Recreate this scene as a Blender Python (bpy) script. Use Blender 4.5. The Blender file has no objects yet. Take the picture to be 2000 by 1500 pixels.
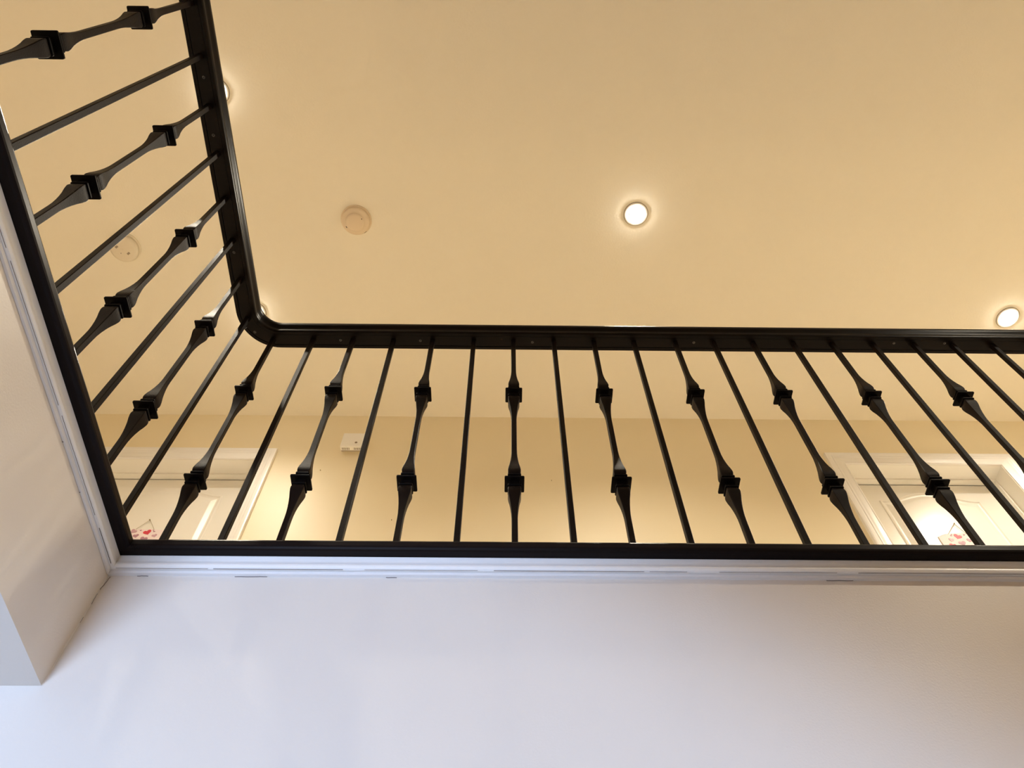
import bpy, bmesh, math, random
from mathutils import Vector, Matrix
random.seed(4)
C = bpy.context.scene.collection
ZO = 1.55                      # camera height above the lower floor
D, XS = 1.05726, -0.72662      # baluster planes: front run (Y = D) and side run (X = XS)
YW, XW = D + 0.012, XS - 0.008 # drywall faces under the landing edge
ZSOF = 0.8425                  # underside of the landing slab
ZTOP = 1.1518                  # top of the landing nosing
WB = 2.331                     # back wall of the landing
ZC = 3.557                     # upper ceiling
PI = math.pi

# ------------------------------------------------------------------ materials
def new_mat(name):
    m = bpy.data.materials.new(name); m.use_nodes = True
    nt = m.node_tree; b = nt.nodes['Principled BSDF']
    return m, nt, b
def paint(name, col, rough=0.6, bump=0.0, scale=300.0, spec=0.5, var=0.0, vscale=3.0, metal=0.0, coat=0.0, detail=4.0, ior=1.5):
    m = paint0(name, col, rough, bump, scale, spec, var, vscale, metal, coat, detail)
    m.node_tree.nodes['Principled BSDF'].inputs['IOR'].default_value = ior
    return m
def paint0(name, col, rough=0.6, bump=0.0, scale=300.0, spec=0.5, var=0.0, vscale=3.0, metal=0.0, coat=0.0, detail=4.0):
    m, nt, b = new_mat(name)
    b.inputs['Base Color'].default_value = (*col, 1)
    b.inputs['Roughness'].default_value = rough
    b.inputs['Specular IOR Level'].default_value = spec
    b.inputs['Metallic'].default_value = metal
    b.inputs['Coat Weight'].default_value = coat
    b.inputs['Coat Roughness'].default_value = 0.12
    tc = nt.nodes.new('ShaderNodeTexCoord')
    if bump:
        n = nt.nodes.new('ShaderNodeTexNoise'); n.inputs['Scale'].default_value = scale
        n.inputs['Detail'].default_value = detail
        nt.links.new(tc.outputs['Object'], n.inputs['Vector'])
        bp = nt.nodes.new('ShaderNodeBump'); bp.inputs['Strength'].default_value = bump
        bp.inputs['Distance'].default_value = 0.002
        nt.links.new(n.outputs['Fac'], bp.inputs['Height']); nt.links.new(bp.outputs['Normal'], b.inputs['Normal'])
    if var:
        n = nt.nodes.new('ShaderNodeTexNoise'); n.inputs['Scale'].default_value = vscale
        n.inputs['Detail'].default_value = 5
        nt.links.new(tc.outputs['Object'], n.inputs['Vector'])
        r = nt.nodes.new('ShaderNodeMix'); r.data_type = 'RGBA'
        r.inputs[6].default_value = (*[c * (1 - var) for c in col], 1)
        r.inputs[7].default_value = (*[min(1, c * (1 + var)) for c in col], 1)
        nt.links.new(n.outputs['Fac'], r.inputs[0]); nt.links.new(r.outputs[2], b.inputs['Base Color'])
    return m
def wood(name, dark, light, rough=0.3, axis=0, coat=0.0):
    m, nt, b = new_mat(name)
    b.inputs['Specular IOR Level'].default_value = 0.07
    b.inputs['Roughness'].default_value = rough
    b.inputs['Coat Weight'].default_value = coat; b.inputs['Coat Roughness'].default_value = 0.15
    tc = nt.nodes.new('ShaderNodeTexCoord'); mp = nt.nodes.new('ShaderNodeMapping')
    sc = [90, 90, 90]; sc[axis] = 4; mp.inputs['Scale'].default_value = sc
    n = nt.nodes.new('ShaderNodeTexNoise'); n.inputs['Scale'].default_value = 1.0; n.inputs['Detail'].default_value = 6
    nt.links.new(tc.outputs['Object'], mp.inputs['Vector']); nt.links.new(mp.outputs['Vector'], n.inputs['Vector'])
    r = nt.nodes.new('ShaderNodeMix'); r.data_type = 'RGBA'
    r.inputs[6].default_value = (*dark, 1); r.inputs[7].default_value = (*light, 1)
    nt.links.new(n.outputs['Fac'], r.inputs[0]); nt.links.new(r.outputs[2], b.inputs['Base Color'])
    bp = nt.nodes.new('ShaderNodeBump'); bp.inputs['Strength'].default_value = 0.25; bp.inputs['Distance'].default_value = 0.0006
    nt.links.new(n.outputs['Fac'], bp.inputs['Height']); nt.links.new(bp.outputs['Normal'], b.inputs['Normal'])
    return m
def emit(name, col, s):
    m, nt, b = new_mat(name)
    b.inputs['Base Color'].default_value = (0.8, 0.8, 0.8, 1)
    b.inputs['Emission Color'].default_value = (*col, 1); b.inputs['Emission Strength'].default_value = s
    return m

M = {}
M['wall_low'] = paint('wall_paint_lower', (0.74, 0.69, 0.635), 0.42, 0.12, 260, var=0.01)
M['wall_dark'] = paint('wall_paint_bounce_cut', (0.36, 0.29, 0.22), 0.5, 0.12, 260)  # darkened for unseen walls and the stair blocker, to cut bounce light
M['wall_up'] = paint('wall_paint_cream', (0.89, 0.80, 0.59), 0.45, 0.12, 260)
M['ceil'] = paint('ceiling_paint', (0.90, 0.86, 0.75), 0.8, 0.25, 110, var=0.012, vscale=30)
M['slab'] = paint('landing_floor_boards', (0.82, 0.73, 0.60), 0.5, 0.1, 40, var=0.15, vscale=6)
M['tile'] = paint('stone_floor', (0.26, 0.22, 0.18), 0.4, 0.1, 20, var=0.08)
M['trimw'] = paint('white_gloss_trim', (0.90, 0.90, 0.90), 0.36, 0.06, 60, var=0.01)
M['caulk'] = paint('old_white_caulk', (0.80, 0.79, 0.79), 0.5, 0.3, 90)
M['door'] = paint('white_door_paint', (0.92, 0.91, 0.87), 0.3, 0.05, 160)
M['woodx'] = wood('espresso_wood_x', (0.003, 0.0018, 0.0013), (0.008, 0.0045, 0.003), 0.3, 0)
M['woody'] = wood('espresso_wood_y', (0.003, 0.0018, 0.0013), (0.008, 0.0045, 0.003), 0.3, 1)
M['nose'] = wood('dark_nosing_x', (0.007, 0.005, 0.005), (0.015, 0.010, 0.009), 0.33, 0)
M['nosey'] = wood('dark_nosing_y', (0.007, 0.005, 0.005), (0.015, 0.010, 0.009), 0.33, 1)
M['iron'] = paint('oil_rubbed_bronze_iron', (0.009, 0.0052, 0.0036), 0.42, 0.25, 500, spec=0.5, ior=1.15, var=0.15, vscale=40)
M['knuck'] = paint('black_knuckle_iron', (0.005, 0.0035, 0.003), 0.45, 0.2, 500, spec=0.5, ior=1.13)
M['steel'] = paint('screw_steel', (0.07, 0.065, 0.06), 0.5, metal=0.5)
M['chrome'] = paint('polished_reflector', (0.8, 0.78, 0.72), 0.12, metal=1.0)
M['plastic'] = paint('white_plastic', (0.80, 0.74, 0.62), 0.42)
M['plasticaged'] = paint('aged_plastic', (0.78, 0.66, 0.50), 0.45)
M['plasticw'] = paint('alarm_plastic', (0.95, 0.94, 0.91), 0.4)
M['ring'] = paint('white_trim_ring', (0.92, 0.91, 0.88), 0.35)
M['slot'] = paint('dark_slot', (0.03, 0.02, 0.012), 0.8)
M['greytone'] = paint('grey_slot', (0.22, 0.17, 0.12), 0.8)
M['brass'] = paint('aged_brass', (0.35, 0.26, 0.12), 0.3, metal=0.9)
M['pink'] = paint('pink_sign_paint', (0.94, 0.83, 0.86), 0.6)
M['red'] = paint('red_heart', (0.70, 0.045, 0.09), 0.5)
M['mauve'] = paint('mauve_heart', (0.45, 0.24, 0.32), 0.5)
M['lilac'] = paint('lilac_heart', (0.62, 0.38, 0.47), 0.5)
M['purple'] = paint('purple_back', (0.10, 0.06, 0.10), 0.6)
M['cord'] = paint('grey_twine', (0.42, 0.37, 0.28), 0.8)
M['crack'] = paint('open_joint', (0.16, 0.13, 0.12), 0.9)
M['lens'] = emit('lit_lamp_lens', (1.0, 0.92, 0.78), 110.0)
M['frame'] = paint('window_frame_white', (0.8, 0.8, 0.8), 0.3)
g, nt, b = new_mat('window_glass')
tr = nt.nodes.new('ShaderNodeBsdfTransparent'); gl = nt.nodes.new('ShaderNodeBsdfGlossy'); gl.inputs['Roughness'].default_value = 0.02
mx = nt.nodes.new('ShaderNodeMixShader'); mx.inputs[0].default_value = 0.06
nt.links.new(tr.outputs[0], mx.inputs[1]); nt.links.new(gl.outputs[0], mx.inputs[2]); nt.links.new(mx.outputs[0], nt.nodes['Material Output'].inputs['Surface'])
M['glass'] = g

# ------------------------------------------------------------------ mesh helpers
def obj(name, bm, mat, parent=None, kind=None, smooth=False, label=None, cat=None, group=None, loc=None):
    bmesh.ops.recalc_face_normals(bm, faces=bm.faces)
    me = bpy.data.meshes.new(name); bm.to_mesh(me); bm.free()
    if smooth:
        for p in me.polygons: p.use_smooth = True
    o = bpy.data.objects.new(name, me); C.objects.link(o)
    me.materials.append(M[mat])
    if loc is not None: o.location = loc
    else: o.location = (0, 0, 0)
    if parent: o.parent = parent
    tag(o, label, cat, group, kind)
    return o
def tag(o, label=None, cat=None, group=None, kind=None):
    for k, v in (('label', label), ('category', cat), ('group', group), ('kind', kind)):
        if v: o[k] = v
def thing(name, loc, label, cat, group=None, rot=None):
    o = bpy.data.objects.new(name, None); C.objects.link(o); o.location = loc
    o.empty_display_size = 0.05
    if rot: o.rotation_euler = rot
    tag(o, label, cat, group); return o
def box(bm, x0, x1, y0, y1, z0, z1, z=ZO):
    v = [bm.verts.new((x, y, zz + z)) for x in (x0, x1) for y in (y0, y1) for zz in (z0, z1)]
    for f in ((0, 1, 3, 2), (4, 6, 7, 5), (0, 4, 5, 1), (2, 3, 7, 6), (0, 2, 6, 4), (1, 5, 7, 3)):
        bm.faces.new([v[i] for i in f])
def boxes(*bs, z=ZO):
    bm = bmesh.new()
    for b_ in bs: box(bm, *b_, z=z)
    return bm
def bev(bm, w, seg=2):
    bmesh.ops.recalc_face_normals(bm, faces=bm.faces)
    bmesh.ops.bevel(bm, geom=list(bm.edges), offset=w, segments=seg, affect='EDGES', profile=0.5)
    return bm
def sweep(bm, path, prof, up, closed=False, caps=True, jitter=None):
    """profile (a, b): a along the side vector (tangent x up), b along up; mitred at path corners"""
    n = len(path); P = [Vector(p) for p in path]; up = Vector(up).normalized(); rings = []
    for i in range(n):
        if closed: t0, t1 = P[i] - P[i - 1], P[(i + 1) % n] - P[i]
        else:
            t0 = P[i] - P[i - 1] if i else P[1] - P[0]
            t1 = P[i + 1] - P[i] if i < n - 1 else P[-1] - P[-2]
        s0 = t0.normalized().cross(up).normalized(); s1 = t1.normalized().cross(up).normalized()
        s = (s0 + s1).normalized(); s = s / max(0.2, s.dot(s1))
        r = []
        for k, (a, b_) in enumerate(prof):
            ja, jb = jitter(i, k) if jitter else (0, 0)
            r.append(bm.verts.new(P[i] + s * (a + ja) + up * (b_ + jb)))
        rings.append(r)
    m = len(prof)
    for i in range(n if closed else n - 1):
        A, B = rings[i], rings[(i + 1) % n]
        for k in range(m):
            bm.faces.new((A[k], A[(k + 1) % m], B[(k + 1) % m], B[k]))
    if caps and not closed:
        bm.faces.new(rings[0]); bm.faces.new(rings[-1][::-1])
    return bm
def lathe(bm, prof, seg=40, z=0.0, axis='Z'):
    """(r, h) pairs, closed at both ends when r == 0"""
    rings = []
    for r, h in prof:
        if r < 1e-6: rings.append([bm.verts.new((0, 0, h + z))])
        else: rings.append([bm.verts.new((r * math.cos(2 * PI * i / seg), r * math.sin(2 * PI * i / seg), h + z)) for i in range(seg)])
    for A, B in zip(rings, rings[1:]):
        if len(A) == 1 and len(B) == 1: continue
        for i in range(seg):
            j = (i + 1) % seg
            if len(A) == 1: bm.faces.new((A[0], B[j], B[i]))
            elif len(B) == 1: bm.faces.new((A[i], A[j], B[0]))
            else: bm.faces.new((A[i], A[j], B[j], B[i]))
    return bm
def extrude_poly(bm, pts, y0, y1, rot=0.0, cx=0.0, cz=0.0):
    c, s = math.cos(rot), math.sin(rot)
    A = [bm.verts.new((cx + x * c - z * s, y0, cz + x * s + z * c)) for x, z in pts]
    B = [bm.verts.new((cx + x * c - z * s, y1, cz + x * s + z * c)) for x, z in pts]
    bm.faces.new(A); bm.faces.new(B[::-1]); n = len(pts)
    for i in range(n): bm.faces.new((A[i], A[(i + 1) % n], B[(i + 1) % n], B[i]))
def tube(bm, pts, r, seg=8):
    P = [Vector(p) for p in pts]; rings = []
    for i, p in enumerate(P):
        t = (P[min(i + 1, len(P) - 1)] - P[max(i - 1, 0)]).normalized()
        a = t.orthogonal().normalized() if abs(t.y) > 0.9 else t.cross(Vector((0, 1, 0))).normalized()
        b_ = t.cross(a)
        rings.append([bm.verts.new(p + (a * math.cos(2 * PI * k / seg) + b_ * math.sin(2 * PI * k / seg)) * r) for k in range(seg)])
    for A, B in zip(rings, rings[1:]):
        for k in range(seg): bm.faces.new((A[k], A[(k + 1) % seg], B[(k + 1) % seg], B[k]))
    bm.faces.new(rings[0]); bm.faces.new(rings[-1][::-1])
    return bm

# ------------------------------------------------------------------ the shell
XL, XR, YB = -4.2, 4.6, -3.0
FL = -1.55
XWR = 4.6
obj('floor', boxes((XL - .1, XR + .1, YB - .1, YW + .2, FL - .1, FL)), 'tile', kind='structure')
# wall under the front landing edge, continuing left beneath the slab
obj('wall_front', boxes((XL, XR, YW, YW + .12, FL, ZTOP - 0.03)), 'wall_low', kind='structure')
# landing slab on the left: fascia face at X = XW, soffit at ZSOF
obj('wall_left_fascia', boxes((XL, XW, YB, YW, ZSOF, ZTOP - 0.03)), 'wall_low', kind='structure')
obj('wall_left', boxes((XL - .14, XL, YB, 2.6, FL, ZC)), 'wall_low', kind='structure')
# rear wall with a low window that lets the daylight in under the added stair blocker
wx0, wx1, wz0, wz1 = -1.66, -.74, -1.0, 0.0
obj('wall_rear', boxes((XL, wx0, YB - .14, YB, FL, ZC), (wx1, XR, YB - .14, YB, FL, ZC),
    (wx0, wx1, YB - .14, YB, FL, wz0), (wx0, wx1, YB - .14, YB, wz1, ZC)), 'wall_dark', kind='structure')
bm = bmesh.new()
sweep(bm, [(wx0, YB - .07, wz0 + ZO), (wx1, YB - .07, wz0 + ZO), (wx1, YB - .07, wz1 + ZO), (wx0, YB - .07, wz1 + ZO)],
      [(0, -.04), (0, .04), (-.05, .04), (-.05, -.04)], (0, 1, 0), closed=True)
box(bm, (wx0 + wx1) / 2 - .02, (wx0 + wx1) / 2 + .02, YB - .1, YB - .04, wz0, wz1)
wf = obj('window_1', bm, 'frame', kind='structure')
obj('pane', boxes((wx0, wx1, YB - .075, YB - .07, wz0, wz1)), 'glass', wf)
# unseen stair-shaped blocker, added to shade the right of the front wall
bm = bmesh.new(); nst = 15; xa, xb_ = 2.30, XW; rise = (1.15 - FL) / nst; run = (xa - xb_) / nst
prf = []
for q in range(nst): prf += [(xa + .3 - q * run, FL + q * rise), (xa + .3 - q * run, FL + (q + 1) * rise)]
prf += [(xb_, 1.15), (xb_, .94), (-.66, .94), (xa, .345 - .9 * xa), ]
prf = [(x, max(z, FL)) for x, z in prf]
A = [bm.verts.new((x, -1.3, z + ZO)) for x, z in prf]; B = [bm.verts.new((x, -.35, z + ZO)) for x, z in prf]
bm.faces.new(A); bm.faces.new(B[::-1])
for q in range(len(A)): bm.faces.new((A[q], A[(q + 1) % len(A)], B[(q + 1) % len(A)], B[q]))
obj('trim_stair_blocker', bm, 'wall_dark', kind='structure')
obj('wall_right', boxes((XR, XR + .12, YB, 2.6, ZTOP, ZC)), 'wall_up', kind='structure')
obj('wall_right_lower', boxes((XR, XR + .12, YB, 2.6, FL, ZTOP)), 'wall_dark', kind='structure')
obj('ceiling', boxes((XL - .1, XR + .1, YB - .1, WB + .3, ZC, ZC + .1)), 'ceil', kind='structure')
# landing floors (behind the nosing)
obj('floor_landing', boxes((XL, XR, D + 0.09, WB + .21, ZTOP - 0.05, ZTOP - .002), (XL, XS - 0.09, YB, D + 0.09, ZTOP - 0.03, ZTOP - .002)), 'slab', kind='structure')
# back wall with two door openings
H0 = 3.154
dl, dr = (-1.985, -1.215), (1.672, 2.440)
obj('wall_back', boxes((XL, dl[0] - .013, WB, WB + .14, ZTOP - .05, ZC), (dl[1] + .013, dr[0] - .013, WB, WB + .14, ZTOP - .05, ZC),
    (dr[1] + .013, XR, WB, WB + .14, ZTOP - .05, ZC), (dl[0] - .013, dl[1] + .013, WB, WB + .14, H0 + .013, ZC), (dr[0] - .013, dr[1] + .013, WB, WB + .14, H0 + .013, ZC)),
    'wall_up', kind='structure')
obj('wall_back_light_seal', boxes((XL, XR, WB + .2, WB + .26, ZTOP - .06, ZC + .02)), 'wall_up', kind='structure')  # unseen slab added behind the doors to stop sky light leaking through
obj('baseboard_back', boxes((XL, dl[0] - .08, WB - .012, WB, ZTOP, ZTOP + .1), (dl[1] + .08, dr[0] - .08, WB - .012, WB, ZTOP, ZTOP + .1),
    (dr[1] + .09, XR, WB - .012, WB, ZTOP, ZTOP + .1)), 'trimw', kind='structure')

# unseen wall added above the flight to keep window light off the ceiling
pw = [(XL, 1.13), (XW, 1.13), (-.66, .96), (xa, .365 - .9 * xa), (xa, FL), (XR, FL), (XR, ZC), (XL, ZC)]
bm = bmesh.new(); extrude_poly(bm, [(x, z + ZO) for x, z in pw], -1.42, -1.31)
obj('wall_light_blocker', bm, 'wall_dark', kind='structure')

# ------------------------------------------------------------------ doors of the landing
def heart_pts(s, n=22):
    out = []
    for i in range(n):
        t = 2 * PI * i / n
        out.append((s * 0.0625 * 16 * math.sin(t) ** 3 * 0.5, s * 0.0625 * 0.5 * (13 * math.cos(t) - 5 * math.cos(2 * t) - 2 * math.cos(3 * t) - math.cos(4 * t))))
    return out
def arch_outline(hw, z0, z1, rise, n=20):
    """panel outline: straight sides, flat shoulders, cathedral arch"""
    pts = [(-hw, z0), (hw, z0), (hw, z1)]
    a = hw * 0.93
    for i in range(n + 1):
        x = a - 2 * a * i / n
        pts.append((x, z1 + rise * (0.5 + 0.5 * math.cos(PI * x / a)) ** 0.8))
    pts.append((-hw, z1))
    return pts
YD = WB + 0.112
def door(idx, x0, x1, hand):
    cx = (x0 + x1) / 2; hw = (x1 - x0) / 2
    leaf = obj('door_%d' % idx, bev(boxes((x0 + .003, x1 - .003, YD, YD + .035, ZTOP + .004, H0 - .013)), .0015, 1), 'door', kind='structure')
    # jambs and stops
    J = WB + .08
    obj('door_jamb', boxes((x0 - .014, x0, WB - .002, WB + .15, ZTOP, H0), (x1, x1 + .014, WB - .002, WB + .15, ZTOP, H0),
        (x0 - .014, x1 + .014, WB - .002, WB + .15, H0, H0 + .014)), 'door', leaf)
    obj('door_stop', boxes((x0, x0 + .011, J, YD - .001, ZTOP, H0), (x1 - .011, x1, J, YD - .001, ZTOP, H0),
        (x0 + .011, x1 - .011, J, YD - .001, H0 - .010, H0)), 'door', leaf)
    # moulded casing, mitred at the top corners
    prof = [(0, 0), (0, .009), (.004, .011), (.010, .010), (.016, .011), (.030, .013), (.040, .0135), (.045, .016), (.049, .0165),
            (.053, .0145), (.060, .0175), (.072, .018), (.079, .017), (.080, .013), (.080, 0)]
    bm = bmesh.new()
    sweep(bm, [(x0 - .002, WB, ZTOP + ZO), (x0 - .002, WB, H0 + .002 + ZO), (x1 + .002, WB, H0 + .002 + ZO), (x1 + .002, WB, ZTOP + ZO)],
          [(-a, b_) for a, b_ in prof], (0, -1, 0))
    obj('casing', bm, 'trimw', leaf)
    # raised panels: moulding rings plus the fielded centre
    for (z0, z1, rise) in ((2.06, 3.018, .062), (1.36, 1.94, 0.0)):
        def at(off):
            if rise: o_ = arch_outline(.246 - off, z0 + off, z1 - off, rise * (1 - off))
            else: o_ = [(-.246 + off, z0 + off), (.246 - off, z0 + off), (.246 - off, z1 - off), (-.246 + off, z1 - off)]
            return o_
        offs = [(0, 0), (.004, .004), (.010, .005), (.016, .001), (.024, -.000), (.046, .007), (.05, .0075)]
        bm = bmesh.new(); rings = []
        for off, h in offs:
            rings.append([bm.verts.new((cx + x, YD - .0005 - h, z + ZO)) for x, z in at(off)])
        for A, B in zip(rings, rings[1:]):
            for i in range(len(A)): bm.faces.new((A[i], A[(i + 1) % len(A)], B[(i + 1) % len(A)], B[i]))
        bm.faces.new(rings[-1])
        obj('panel', bm, 'door', leaf)
    # knob
    kx = cx + hand * (hw - .065)
    bm = bmesh.new(); lathe(bm, [(0, 0), (.03, 0), (.031, .004), (.014, .008), (.011, .03), (.022, .04), (.027, .052), (.022, .064), (0, .068)], 24)
    bmesh.ops.rotate(bm, verts=bm.verts, matrix=Matrix.Rotation(PI / 2, 3, 'X'))
    obj('door_knob', bm, 'brass', leaf, smooth=True, loc=(kx, YD, 2.12 + ZO))
    return leaf
door(1, dl[0], dl[1], 1)
door(2, dr[0], dr[1], -1)

# ------------------------------------------------------------------ landing edge: nosing, cove, caulk
XE = 3.2
YE = -0.9
def edge_path(step=0.0):
    a, b_ = (XS, YE, ZO), (XS, D, ZO)
    c = (XE, D, ZO)
    return a, b_, c
# profile offset a>0 must point to the void: path from the right end to the corner, then towards the viewer
def edge_piece(name, prof, mat, which, jit=0.0, seg=0.05, parent=None):
    """which: 'front' or 'side'; both end in the same 45 degree mitre"""
    bm = bmesh.new(); rings = []
    L = []
    if which == 'front':
        n = int((XE - XS) / seg); xs = [XE + (XS - XE) * i / n for i in range(n + 1)]
    else:
        n = int((D - YE) / seg); xs = [YE + (D - YE) * i / n for i in range(n + 1)]
    for i, s in enumerate(xs):
        last = i == len(xs) - 1; r = []
        j = random.uniform(-jit, jit)
        for k, (d_, z) in enumerate(prof):
            jj = j if (jit and k in JK) else 0
            if which == 'front':
                x = (XS + d_) if last else s
                r.append(bm.verts.new((x, D - d_, z + ZO + jj)))
            else:
                y = (D - d_) if last else s
                r.append(bm.verts.new((XS + d_, y, z + ZO + jj)))
        rings.append(r)
    m = len(prof)
    for A, B in zip(rings, rings[1:]):
        for k in range(m): bm.faces.new((A[k], A[(k + 1) % m], B[(k + 1) % m], B[k]))
    bm.faces.new(rings[0]); bm.faces.new(rings[-1][::-1])
    return obj(name, bm, mat, parent, kind='structure')
JK = set()
nose = [(-.09, 1.127), (.0145, 1.127), (.0185, 1.1282), (.0212, 1.1312), (.022, 1.135), (.022, 1.1455), (.0208, 1.1490), (.0178, 1.1512), (.0140, 1.1518), (-.09, 1.1518)]
edge_piece('trim_1', nose, 'nose', 'front')
edge_piece('trim_2', nose, 'nosey', 'side')
cove = [(-.012, 1.1268), (.0005, 1.1268), (.0012, 1.1255), (.0005, 1.119), (.0002, 1.113), (.0012, 1.108), (.0030, 1.104), (.0034, 1.100), (.0018, 1.0955), (-.001, 1.0935), (-.012, 1.0933)]
coves = [(a - (.0 if a > -.01 else -.004), z) for a, z in cove]
edge_piece('trim_3', cove, 'trimw', 'front')
edge_piece('trim_4', coves, 'trimw', 'side')
JK = {2, 3}
bead = [(-.012, 1.0928), (-.0050, 1.0926), (-.0064, 1.0872), (-.012, 1.0858)]
beads = [(-.0075, 1.0928), (-.0030, 1.0926), (-.0040, 1.0865), (-.0075, 1.0850)]
edge_piece('trim_5', bead, 'caulk', 'front', 0.0006, 0.03)
edge_piece('trim_6', beads, 'caulk', 'side', 0.0008, 0.03)
# bead of caulk down the inside wall corner
bm = bmesh.new(); rings = []
for i in range(22):
    z = ZSOF + (1.086 - ZSOF) * i / 21; w = .0022 + random.uniform(-.0006, .0008)
    rings.append([bm.verts.new((XW - .001, YW + .001, z + ZO)), bm.verts.new((XW + w, YW + .001, z + ZO)), bm.verts.new((XW + w * .4, YW - w * .4, z + ZO)), bm.verts.new((XW - .001, YW - w, z + ZO))])
for A, B in zip(rings, rings[1:]):
    for k in range(4): bm.faces.new((A[k], A[(k + 1) % 4], B[(k + 1) % 4], B[k]))
obj('trim_7', bm, 'caulk', kind='structure')
# hairline cracks in joints and corner
def crack(pts, r=.0003):
    bm = bmesh.new(); tube(bm, [(x, y, z + ZO) for x, y, z in pts], r, 4)
    obj('trim_crack', bm, 'crack', kind='structure')
def wig(a, b_, n, amp):
    a, b_ = Vector(a), Vector(b_); return [tuple(a.lerp(b_, i / n) + Vector((random.uniform(-amp, amp), 0, random.uniform(-amp, amp)))) for i in range(n + 1)]
zc_ = 1.0931; yc_ = D - .0010
for x0, x1, r in ((-.72, -.55, .00035), (-.54, -.30, .0005), (-.26, -.05, .0003), (-.02, .26, .0005), (.27, .34, .0004), (.40, .62, .0004), (.66, 1.3, .0005)):
    crack([(x0 + (x1 - x0) * i / 8, yc_ + .0006, zc_) for i in range(9)], r)
for x0, x1 in ((-.68, -.66), (-.50, -.44), (-.22, -.2), (.60, .65), (1.05, 1.12)):
    crack([(x0 + (x1 - x0) * i / 5, YW - .0004, 1.0853 + random.uniform(-.0004, .0004)) for i in range(6)], .0007)
crack(wig((XW + .006, YW - .0002, 1.083), (XW + .0012, YW - .0008, 1.050), 6, .0005), .0006)
crack(wig((XW + .0012, YW - .0008, 1.040), (XW + .0015, YW - .0008, 1.015), 5, .0004), .0005)
crack(wig((XW + .0012, YW - .0008, .985), (XW + .0012, YW - .0008, .972), 4, .0004), .0004)
for y0, y1, r in ((.96, 1.045, .0006), (.72, .93, .0004), (.45, .70, .0004), (.2, .43, .0004)):
    crack([(XS + .0006, y0 + (y1 - y0) * i / 8, zc_) for i in range(9)], r)
for y0, y1 in ((.876, .872), (.775, .765)):
    crack([(XW + .0006, y0, 1.094), (XW + .0014, y1, 1.083)], .0006)

# ------------------------------------------------------------------ railing
rail = thing('stair_railing', (XS, D, ZTOP + ZO), 'dark railing with wooden handrail and iron balusters edging the upper landing', 'railing')
def local(o):  # keep world coordinates under the railing's empty
    o.parent = rail; o.location = Vector(o.location) - rail.location
RZ, RR = 2.005, 0.085
XEND, YEND = 2.1, -0.75
path = [(XEND, D, RZ + ZO)]
k = 22
for i in range(1, k): path.append((XEND + (XS + RR - XEND) * i / k, D, RZ + ZO))
for i in range(17):
    a = PI / 2 + (PI / 2) * i / 16
    path.append((XS + RR + RR * math.cos(a), D - RR + RR * math.sin(a), RZ + ZO))
for i in range(1, 12): path.append((XS, D - RR + (YEND - D + RR) * i / 11, RZ + ZO))
hp = [(-.0165, 0), (-.0165, .005), (.0165, .005), (.0165, 0), (.0250, 0), (.0264, .002), (.0270, .010), (.0262, .0165), (.0268, .021), (.0300, .029), (.0314, .036),
      (.0308, .044), (.0275, .051), (.021, .056), (.011, .0588)]
prof = hp + [(0, .0594)] + [(-a, b_) for a, b_ in reversed(hp[4:])]
# split the sweep so wood grain follows each run
bm = bmesh.new(); sweep(bm, path[:34], prof, (0, 0, 1))
h1 = obj('handrail', bm, 'woodx', smooth=False); local(h1)
bm = bmesh.new(); sweep(bm, path[33:], prof, (0, 0, 1))
h2 = obj('handrail', bm, 'woody'); local(h2)
for h in (h1, h2):
    for p in h.data.polygons: p.use_smooth = True
    try: h.data.set_sharp_from_angle(angle=math.radians(35))
    except Exception: pass
bm = bmesh.new(); sweep(bm, path, [(-.0152, .0012), (.0152, .0012), (.0152, .005), (-.0152, .005)], (0, 0, 1))
local(obj('fillet_strip', bm, 'woodx'))
for x, y in ((-.4709, 1.0575), (-.2445, 1.0569), (.0739, 1.0586), (.5333, 1.0549), (1.1042, 1.051), (1.2487, 1.050), (-.7100, 1.0340), (-.7284, .4889), (-.7291, .796), (-.7268, .3535)):
    bm = bmesh.new(); lathe(bm, [(0, 0), (.0012, 0), (.0016, -.0010), (.0036, -.0014), (.0040, -.0004), (.0042, .0012), (0, .0012)], 16)
    s = obj('screw', bm, 'steel', smooth=True, loc=(x, y, RZ + .0012 + ZO)); local(s)

ZU, ZL, ZB0, ZT0 = 1.71633, 1.35332, ZTOP - .001, 2.0068
def bar_mesh(profile):
    """square bar, half width per height, with small arris chamfers"""
    bm = bmesh.new(); rings = []
    for z, h in profile:
        c = min(.0011, h * .18)
        pts = [(h, -h + c), (h, h - c), (h - c, h), (-h + c, h), (-h, h - c), (-h, -h + c), (-h + c, -h), (h - c, -h)]
        rings.append([bm.verts.new((x, y, z)) for x, y in pts])
    for A, B in zip(rings, rings[1:]):
        for i in range(8): bm.faces.new((A[i], A[(i + 1) % 8], B[(i + 1) % 8], B[i]))
    bm.faces.new(rings[0]); bm.faces.new(rings[-1][::-1])
    bmesh.ops.recalc_face_normals(bm, faces=bm.faces)
    return bm
def hw_at(z):
    d = min(abs(z - ZU), abs(z - ZL)); tb = [(0, .0100), (.0195, .0108), (.022, .0122), (.026, .0134), (.031, .0140), (.036, .0139), (.046, .0127), (.060, .0104), (.075, .0086), (.090, .0073), (.105, .0065), (.12, .0063), (9, .0062)]
    for (a, h), (b_, g_) in zip(tb, tb[1:]):
        if d <= b_:
            return h + (g_ - h) * (d - a) / (b_ - a)
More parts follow.
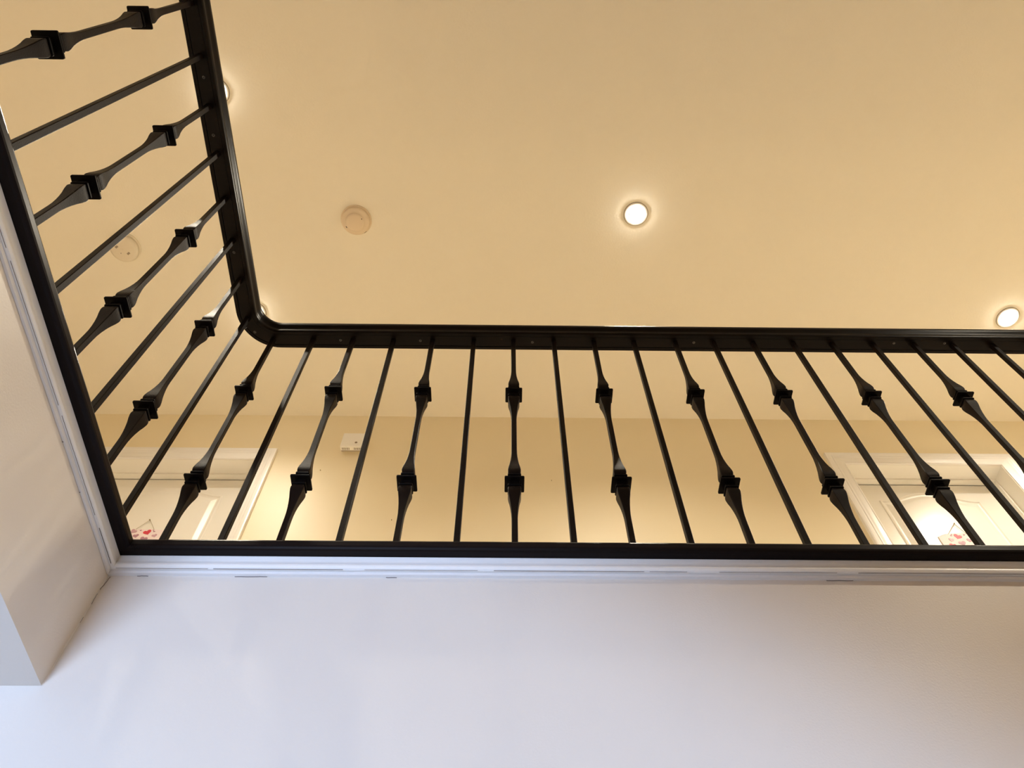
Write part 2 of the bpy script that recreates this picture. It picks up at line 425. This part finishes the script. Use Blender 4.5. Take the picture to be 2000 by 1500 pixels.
zs = sorted(set([ZB0, ZT0] + [ZU + s * d for s in (-1, 1) for d in (.010, .0195, .0207, .022, .024, .026, .0285, .031, .0335, .036, .040, .046, .053, .060, .068, .075, .083, .090, .098, .105, .113, .12, .14)]
            + [ZL + s * d for s in (-1, 1) for d in (.010, .0195, .0207, .022, .024, .026, .0285, .031, .0335, .036, .040, .046, .053, .060, .068, .075, .083, .090, .098, .105, .113, .12, .14)]))
bmf = bar_mesh([(z - ZB0, hw_at(z)) for z in zs if ZB0 <= z <= ZT0])
bmp = bar_mesh([(0, .00625), ((ZT0 - ZB0) / 2, .00625), (ZT0 - ZB0, .00625)])
def plate(bm, h, z0, z1, c):
    rings = []
    for z, e in ((z0, c), (z0 + c, 0), (z1 - c, 0), (z1, c)):
        q = h - e; r = .0022
        pts = []
        for sx, sy, a0 in ((1, 1, 0), (-1, 1, 90), (-1, -1, 180), (1, -1, 270)):
            for da in (0, 45, 90):
                a = math.radians(a0 + da); pts.append((sx * (q - r) + r * math.cos(a), sy * (q - r) + r * math.sin(a)))
        rings.append([bm.verts.new((x, y, z)) for x, y in pts])
    for A, B in zip(rings, rings[1:]):
        for i in range(12): bm.faces.new((A[i], A[(i + 1) % 12], B[(i + 1) % 12], B[i]))
    bm.faces.new(rings[0]); bm.faces.new(rings[-1][::-1])
bmk = bmesh.new()
plate(bmk, .0212, -.0022, .0022, .0006); plate(bmk, .0145, -.0200, -.0158, .0006); plate(bmk, .0145, .0158, .0200, .0006)
plate(bmk, .0112, -.016, .016, .0002)
def to_mesh(bm, name, mat):
    bmesh.ops.recalc_face_normals(bm, faces=bm.faces)
    me = bpy.data.meshes.new(name); bm.to_mesh(me); bm.free(); me.materials.append(M[mat]); return me
ME_F, ME_P, ME_K = to_mesh(bmf, 'flared_baluster', 'iron'), to_mesh(bmp, 'plain_baluster', 'iron'), to_mesh(bmk, 'knuckle', 'knuck')
for p in ME_F.polygons: p.use_smooth = True
try: ME_F.set_sharp_from_angle(angle=math.radians(25))
except Exception: pass
def baluster(x, y, deco):
    o = bpy.data.objects.new('baluster', ME_F if deco else ME_P); C.objects.link(o)
    o.parent = rail; o.location = Vector((x, y, ZB0 + ZO)) - rail.location
    if deco:
        o['label'] = 'flared iron baluster with two square stacked knuckles'
        for z in (ZU, ZL):
            kn = bpy.data.objects.new('knuckle', ME_K); C.objects.link(kn); kn.parent = o; kn.location = (0, 0, z - ZB0)
    return o
X0, SX = -.662722, .113878
fx = {0: .0016, 2: -.0005, 4: -.003, 6: -.001, 8: 0, 10: .004, 12: -.001, 14: -.003, 16: .003}
for i in range(0, 22): baluster(X0 + i * SX + fx.get(i, 0), D, i % 2 == 0)
for i in range(0, 12): baluster(XS + (.004 if i == 0 else 0), .98968 - i * .113878, i % 2 == 1)

# ------------------------------------------------------------------ recessed downlights
def downlight(x, y, label, energy=None, group='recessed ceiling downlights'):
    t = thing('recessed_downlight', (x, y, ZC + ZO), label, 'ceiling light', group)
    bm = bmesh.new()
    lathe(bm, [(.031, -.0005), (.033, -.0040), (.038, -.0055), (.049, -.0055), (.0530, -.0048), (.0545, -.0030), (.0545, -.0012), (.0530, -.0010), (.0530, .0), (.031, .0)], 48)
    for v in list(bm.verts): pass
    obj('trim_ring', bm, 'ring', t, smooth=True)
    bm = bmesh.new(); lathe(bm, [(.0312, -.0010), (.0305, -.0068), (.0290, -.0050), (.0285, -.001)], 40)
    obj('reflector_rim', bm, 'chrome', t, smooth=True)
    bm = bmesh.new(); lathe(bm, [(.0284, -.0005), (.0280, -.0080), (.024, -.0140), (.015, -.0180), (0, -.0195)], 40)
    obj('lamp_lens', bm, 'lens', t, smooth=True)
    bm = bmesh.new(); lathe(bm, [(.0532, 0), (.0532, -.0009), (.0566, -.0009), (.0566, 0)], 48)
    obj('shadow_line', bm, 'greytone', t, smooth=False)  # dark ring colours in the shadow line around the trim
    if energy:
        l = bpy.data.lights.new('downlight_beam', 'SPOT'); l.energy = energy; l.color = (1.0, .89, .71)
        l.spot_size = math.radians(138); l.spot_blend = 1.0; l.shadow_soft_size = .03
        o = bpy.data.objects.new('downlight_beam', l); C.objects.link(o); o.location = (x, y, ZC + ZO - .026)
    return t
E = 114
downlight(.592, 1.204, 'lit white recessed downlight near the middle of the bare ceiling above the long railing', E)
downlight(2.486, 1.715, 'lit recessed downlight just above the handrail toward the right end of the railing', E)
downlight(-1.243, 1.722, 'recessed downlight peeping out from behind the curved corner of the handrail', 46)
downlight(-1.246, .682, 'recessed downlight half hidden behind the receding left handrail, highest of them', E)
for x, y in ((3.9, .9), (2.6, -.6), (-2.9, -.6)):  # lamps added beyond the frame to brighten the ceiling and hall
    t = downlight(x, y, 'added recessed downlight in the unseen hallway ceiling, lifting the ambient light', E * (2.0 if x > 0 else 1))

# ------------------------------------------------------------------ smoke alarms
def smoke_round(x, y, label, kind):
    t = thing('smoke_alarm', (x, y, ZC + ZO), label, 'smoke detector')
    bm = bmesh.new()
    if kind == 0:
        lathe(bm, [(.0, 0), (.071, 0), (.071, -.008), (.068, -.010), (.0, -.010)], 48)
        obj('base_plate', bm, 'plasticaged', t, smooth=False)
        bm = bmesh.new(); lathe(bm, [(.065, -.010), (.0655, -.022), (.063, -.028), (.056, -.031), (.046, -.032), (.044, -.036), (.041, -.042), (.034, -.045), (0, -.047)], 48)
        obj('cover', bm, 'plasticaged', t, smooth=True)
        for a, r, w, dd in ((150, .049, .008, .005), (52, .0655, .012, .003), (-30, .038, .004, .004)):
            bm = bmesh.new(); box(bm, -.0015, .0015, -w / 2, w / 2, -.002, .002, z=0)
            o = obj('slot', bm, 'slot', t); aa = math.radians(a)
            o.location = (r * math.cos(aa), r * math.sin(aa), -.031 if r < .06 and r > .04 else (-.020 if r > .06 else -.0435)); o.rotation_euler = (0, 0, aa)
    else:
        lathe(bm, [(.0, 0), (.071, 0), (.0715, -.010), (.069, -.012), (.0, -.012)], 48)
        obj('base_plate', bm, 'plastic', t, smooth=False)
        bm = bmesh.new(); lathe(bm, [(.062, -.012), (.062, -.015), (.0655, -.016), (.065, -.028), (.061, -.034), (.05, -.037), (0, -.038)], 48)
        obj('cover', bm, 'plastic', t, smooth=True)
        for cx, cy in ((.018, .022), (-.030, -.022 + .012)):
            for q in range(4):
                bm = bmesh.new(); box(bm, -.0009, .0009, -.005, .005, -.001, .001, z=0)
                o = obj('slot', bm, 'greytone', t); o.location = (cx + q * .0032, cy - q * .0022, -.0375); o.rotation_euler = (0, 0, math.radians(-38))
        bm = bmesh.new(); lathe(bm, [(.0, -.038), (.008, -.038), (.008, -.0395), (0, -.0400)], 20)
        obj('test_button', bm, 'plastic', t, loc=(.0, .004, 0))
        bm = bmesh.new(); lathe(bm, [(.0, -.0372), (.0016, -.0372), (.0016, -.039), (0, -.039)], 10)
        obj('indicator_light', bm, 'slot', t, loc=(-.012, .018, 0))
    return t
smoke_round(-.6996, 1.245, 'round beige smoke detector alone on the open ceiling right of the side railing', 0)
smoke_round(-1.7966, 1.388, 'round white smoke alarm with small vents seen between the side balusters', 1)

# ------------------------------------------------------------------ square alarm on the back wall
bx0, bx1, bz0, bz1 = -.818, -.704, 3.216, 3.332
t = thing('gas_alarm', ((bx0 + bx1) / 2, WB, bz0 + ZO), 'small square white alarm box with vent slots on the cream wall beside the left door', 'carbon monoxide alarm')
w = (bx1 - bx0) / 2; h = bz1 - bz0
def lbox(x0, x1, y0, y1, z0, z1, bw=.003):
    bm = bmesh.new(); box(bm, x0, x1, y0, y1, z0, z1, z=0); return bev(bm, bw, 2)
obj('housing', lbox(-w, w, -.045, -.018, 0, h, .004), 'plasticw', t)
obj('seam', lbox(-w + .004, w - .004, -.018, -.014, .004, h - .004, .0005), 'greytone', t)
bm = bmesh.new()
v = [(-w + .002, -.014, .002), (w - .002, -.014, .002), (w - .010, 0, .014), (-w + .010, 0, .014),
     (-w + .002, -.014, h - .002), (w - .002, -.014, h - .002), (w - .010, 0, h - .010), (-w + .010, 0, h - .010)]
v = [bm.verts.new(q) for q in v]
for f in ((0, 1, 2, 3), (4, 5, 6, 7), (0, 1, 5, 4), (2, 3, 7, 6), (1, 2, 6, 5), (0, 3, 7, 4)): bm.faces.new([v[i] for i in f])
obj('back_plate', bm, 'plastic', t)
for g0 in (-.047, .012):
    for q in range(7):
        obj('vent_slot', lbox(g0 + q * .0056, g0 + q * .0056 + .0022, -.037, -.024, -.0004, .004, .0002), 'slot', t)
bm = bmesh.new(); lathe(bm, [(.0, -.0006), (.0066, -.0006), (.0074, .0015), (0, .0015)], 20)
bmesh.ops.rotate(bm, verts=bm.verts, matrix=Matrix.Rotation(-PI / 2, 3, 'X'))
obj('test_button', bm, 'greytone', t, loc=(.018, -.045, .034))

# ------------------------------------------------------------------ hanging heart signs on the doors
def heart_sign(cx, cz_nail, topz, hw, label, side):
    t = thing('hanging_sign', (cx, YD, topz + ZO), label, 'door sign')
    outline = [(-hw, -.11), (hw, -.11), (hw, -.004), (hw * .62, .0), (hw * .3, .004), (-hw * .3, .004), (-hw * .62, .0), (-hw, -.018)]
    bm = bmesh.new(); extrude_poly(bm, outline, -.013, -.007)
    obj('board', bm, 'pink', t)
    for (x, z, s, m, r) in ((.012, -.018, .036, 'red', .5), (-.052, -.012, .030, 'lilac', -.6), (-.030, -.042, .026, 'mauve', .3), (.052, -.040, .024, 'lilac', .4),
                            (-.022, -.006, .009, 'mauve', .2), (.040, -.012, .010, 'mauve', -.4), (.034, -.004, .006, 'mauve', 0), (-.060, -.050, .03, 'red', .2),
                            (.012, -.062, .034, 'mauve', -.2), (.062, -.078, .03, 'red', .3), (-.03, -.085, .03, 'lilac', 0)):
        bm = bmesh.new(); extrude_poly(bm, heart_pts(s), -.0142, -.0128, r * side, x * side, z)
        obj('painted_heart', bm, m, t)
    dz = cz_nail - topz
    nx = (-.008 if side > 0 else .012)
    bm = bmesh.new(); lathe(bm, [(0, 0), (.0014, 0), (.0014, .016), (.0032, .0165), (.0034, .018), (0, .019)], 10)
    bmesh.ops.rotate(bm, verts=bm.verts, matrix=Matrix.Rotation(PI / 2, 3, 'X'))
    obj('nail', bm, 'brass', t, loc=(nx, 0, dz))
    bm = bmesh.new(); tube(bm, [(-.047, -.014, .0), (nx - .003, -.013, dz - .002), (nx, -.013, dz + .002), (nx + .003, -.013, dz - .002), (.036, -.014, .0)], .0011, 6)
    obj('hanging_cord', bm, 'cord', t)
    return t
heart_sign(-1.622, 2.822, 2.758, .086, 'pink heart-painted sign hanging by cord on the left white door, top edge showing', 1)
t = heart_sign(2.072, 2.836, 2.768, .102, 'pink heart-painted sign hanging by cord on the right white door, top edge showing', -1)
bm = bmesh.new(); extrude_poly(bm, [(-.106, -.002), (-.085, -.004), (-.088, -.05), (-.106, -.05)], -.007, -.002)
obj('backing_card', bm, 'purple', t)

# ------------------------------------------------------------------ picture hooks left in the back wall
for x, z, lab in ((-.888, 3.073, 'tiny nail hook in the cream wall, highest, beside the left door'), (.219, 3.007, 'tiny nail hook in the cream wall right of the centre baluster'),
                  (-.501, 2.716, 'tiny nail hook low in the cream wall just above the landing edge')):
    bm = bmesh.new(); tube(bm, [(0, 0, .004), (0, -.006, .003), (0, -.007, -.006), (0, -.010, -.008), (0, -.012, -.004)], .0010, 6)
    obj('wall_hook', bm, 'brass', loc=(x, WB, z + ZO), label=lab, cat='hook', group='picture hooks in the back wall')

# ------------------------------------------------------------------ daylight
w_ = bpy.data.worlds.new('overcast_daylight'); bpy.context.scene.world = w_; w_.use_nodes = True
bg = w_.node_tree.nodes['Background']; bg.inputs[0].default_value = (.53, .69, 1.0, 1); bg.inputs[1].default_value = 93.0
p = bpy.data.lights.new('window_portal', 'AREA'); p.shape = 'RECTANGLE'; p.size = wx1 - wx0; p.size_y = wz1 - wz0
p.cycles.is_portal = True
po = bpy.data.objects.new('window_portal', p); C.objects.link(po); po.location = ((wx0 + wx1) / 2, YB - .16, (wz0 + wz1) / 2 + ZO)
po.rotation_euler = (PI / 2, 0, 0)

# ------------------------------------------------------------------ camera
cam = bpy.data.cameras.new('camera'); cam.sensor_width = 36; cam.lens = 1555.369 / 2000 * 36; cam.clip_start = .02
co = bpy.data.objects.new('camera', cam); C.objects.link(co)
th, ya, ro = 1.03253982, .0143963793, -.00388982849
f = Vector((math.sin(ya) * math.cos(th), math.cos(ya) * math.cos(th), math.sin(th)))
r = Vector((math.cos(ya), -math.sin(ya), 0)); u = r.cross(f)
c, s = math.cos(ro), math.sin(ro)
r2, u2 = c * r + s * u, -s * r + c * u
mtx = Matrix((r2, u2, -f)).transposed().to_4x4(); mtx.translation = Vector((0, 0, ZO))
co.matrix_world = mtx
S = bpy.context.scene
S.camera = co
S.view_settings.view_transform = 'Standard'; S.view_settings.look = 'None'; S.view_settings.gamma = 1
S.view_settings.exposure = 0.06; S.view_settings.use_curve_mapping = False
S.cycles.use_denoising = True
S.cycles.max_bounces = 14; S.cycles.diffuse_bounces = 8; S.cycles.glossy_bounces = 4
S.cycles.sample_clamp_indirect = 8.0
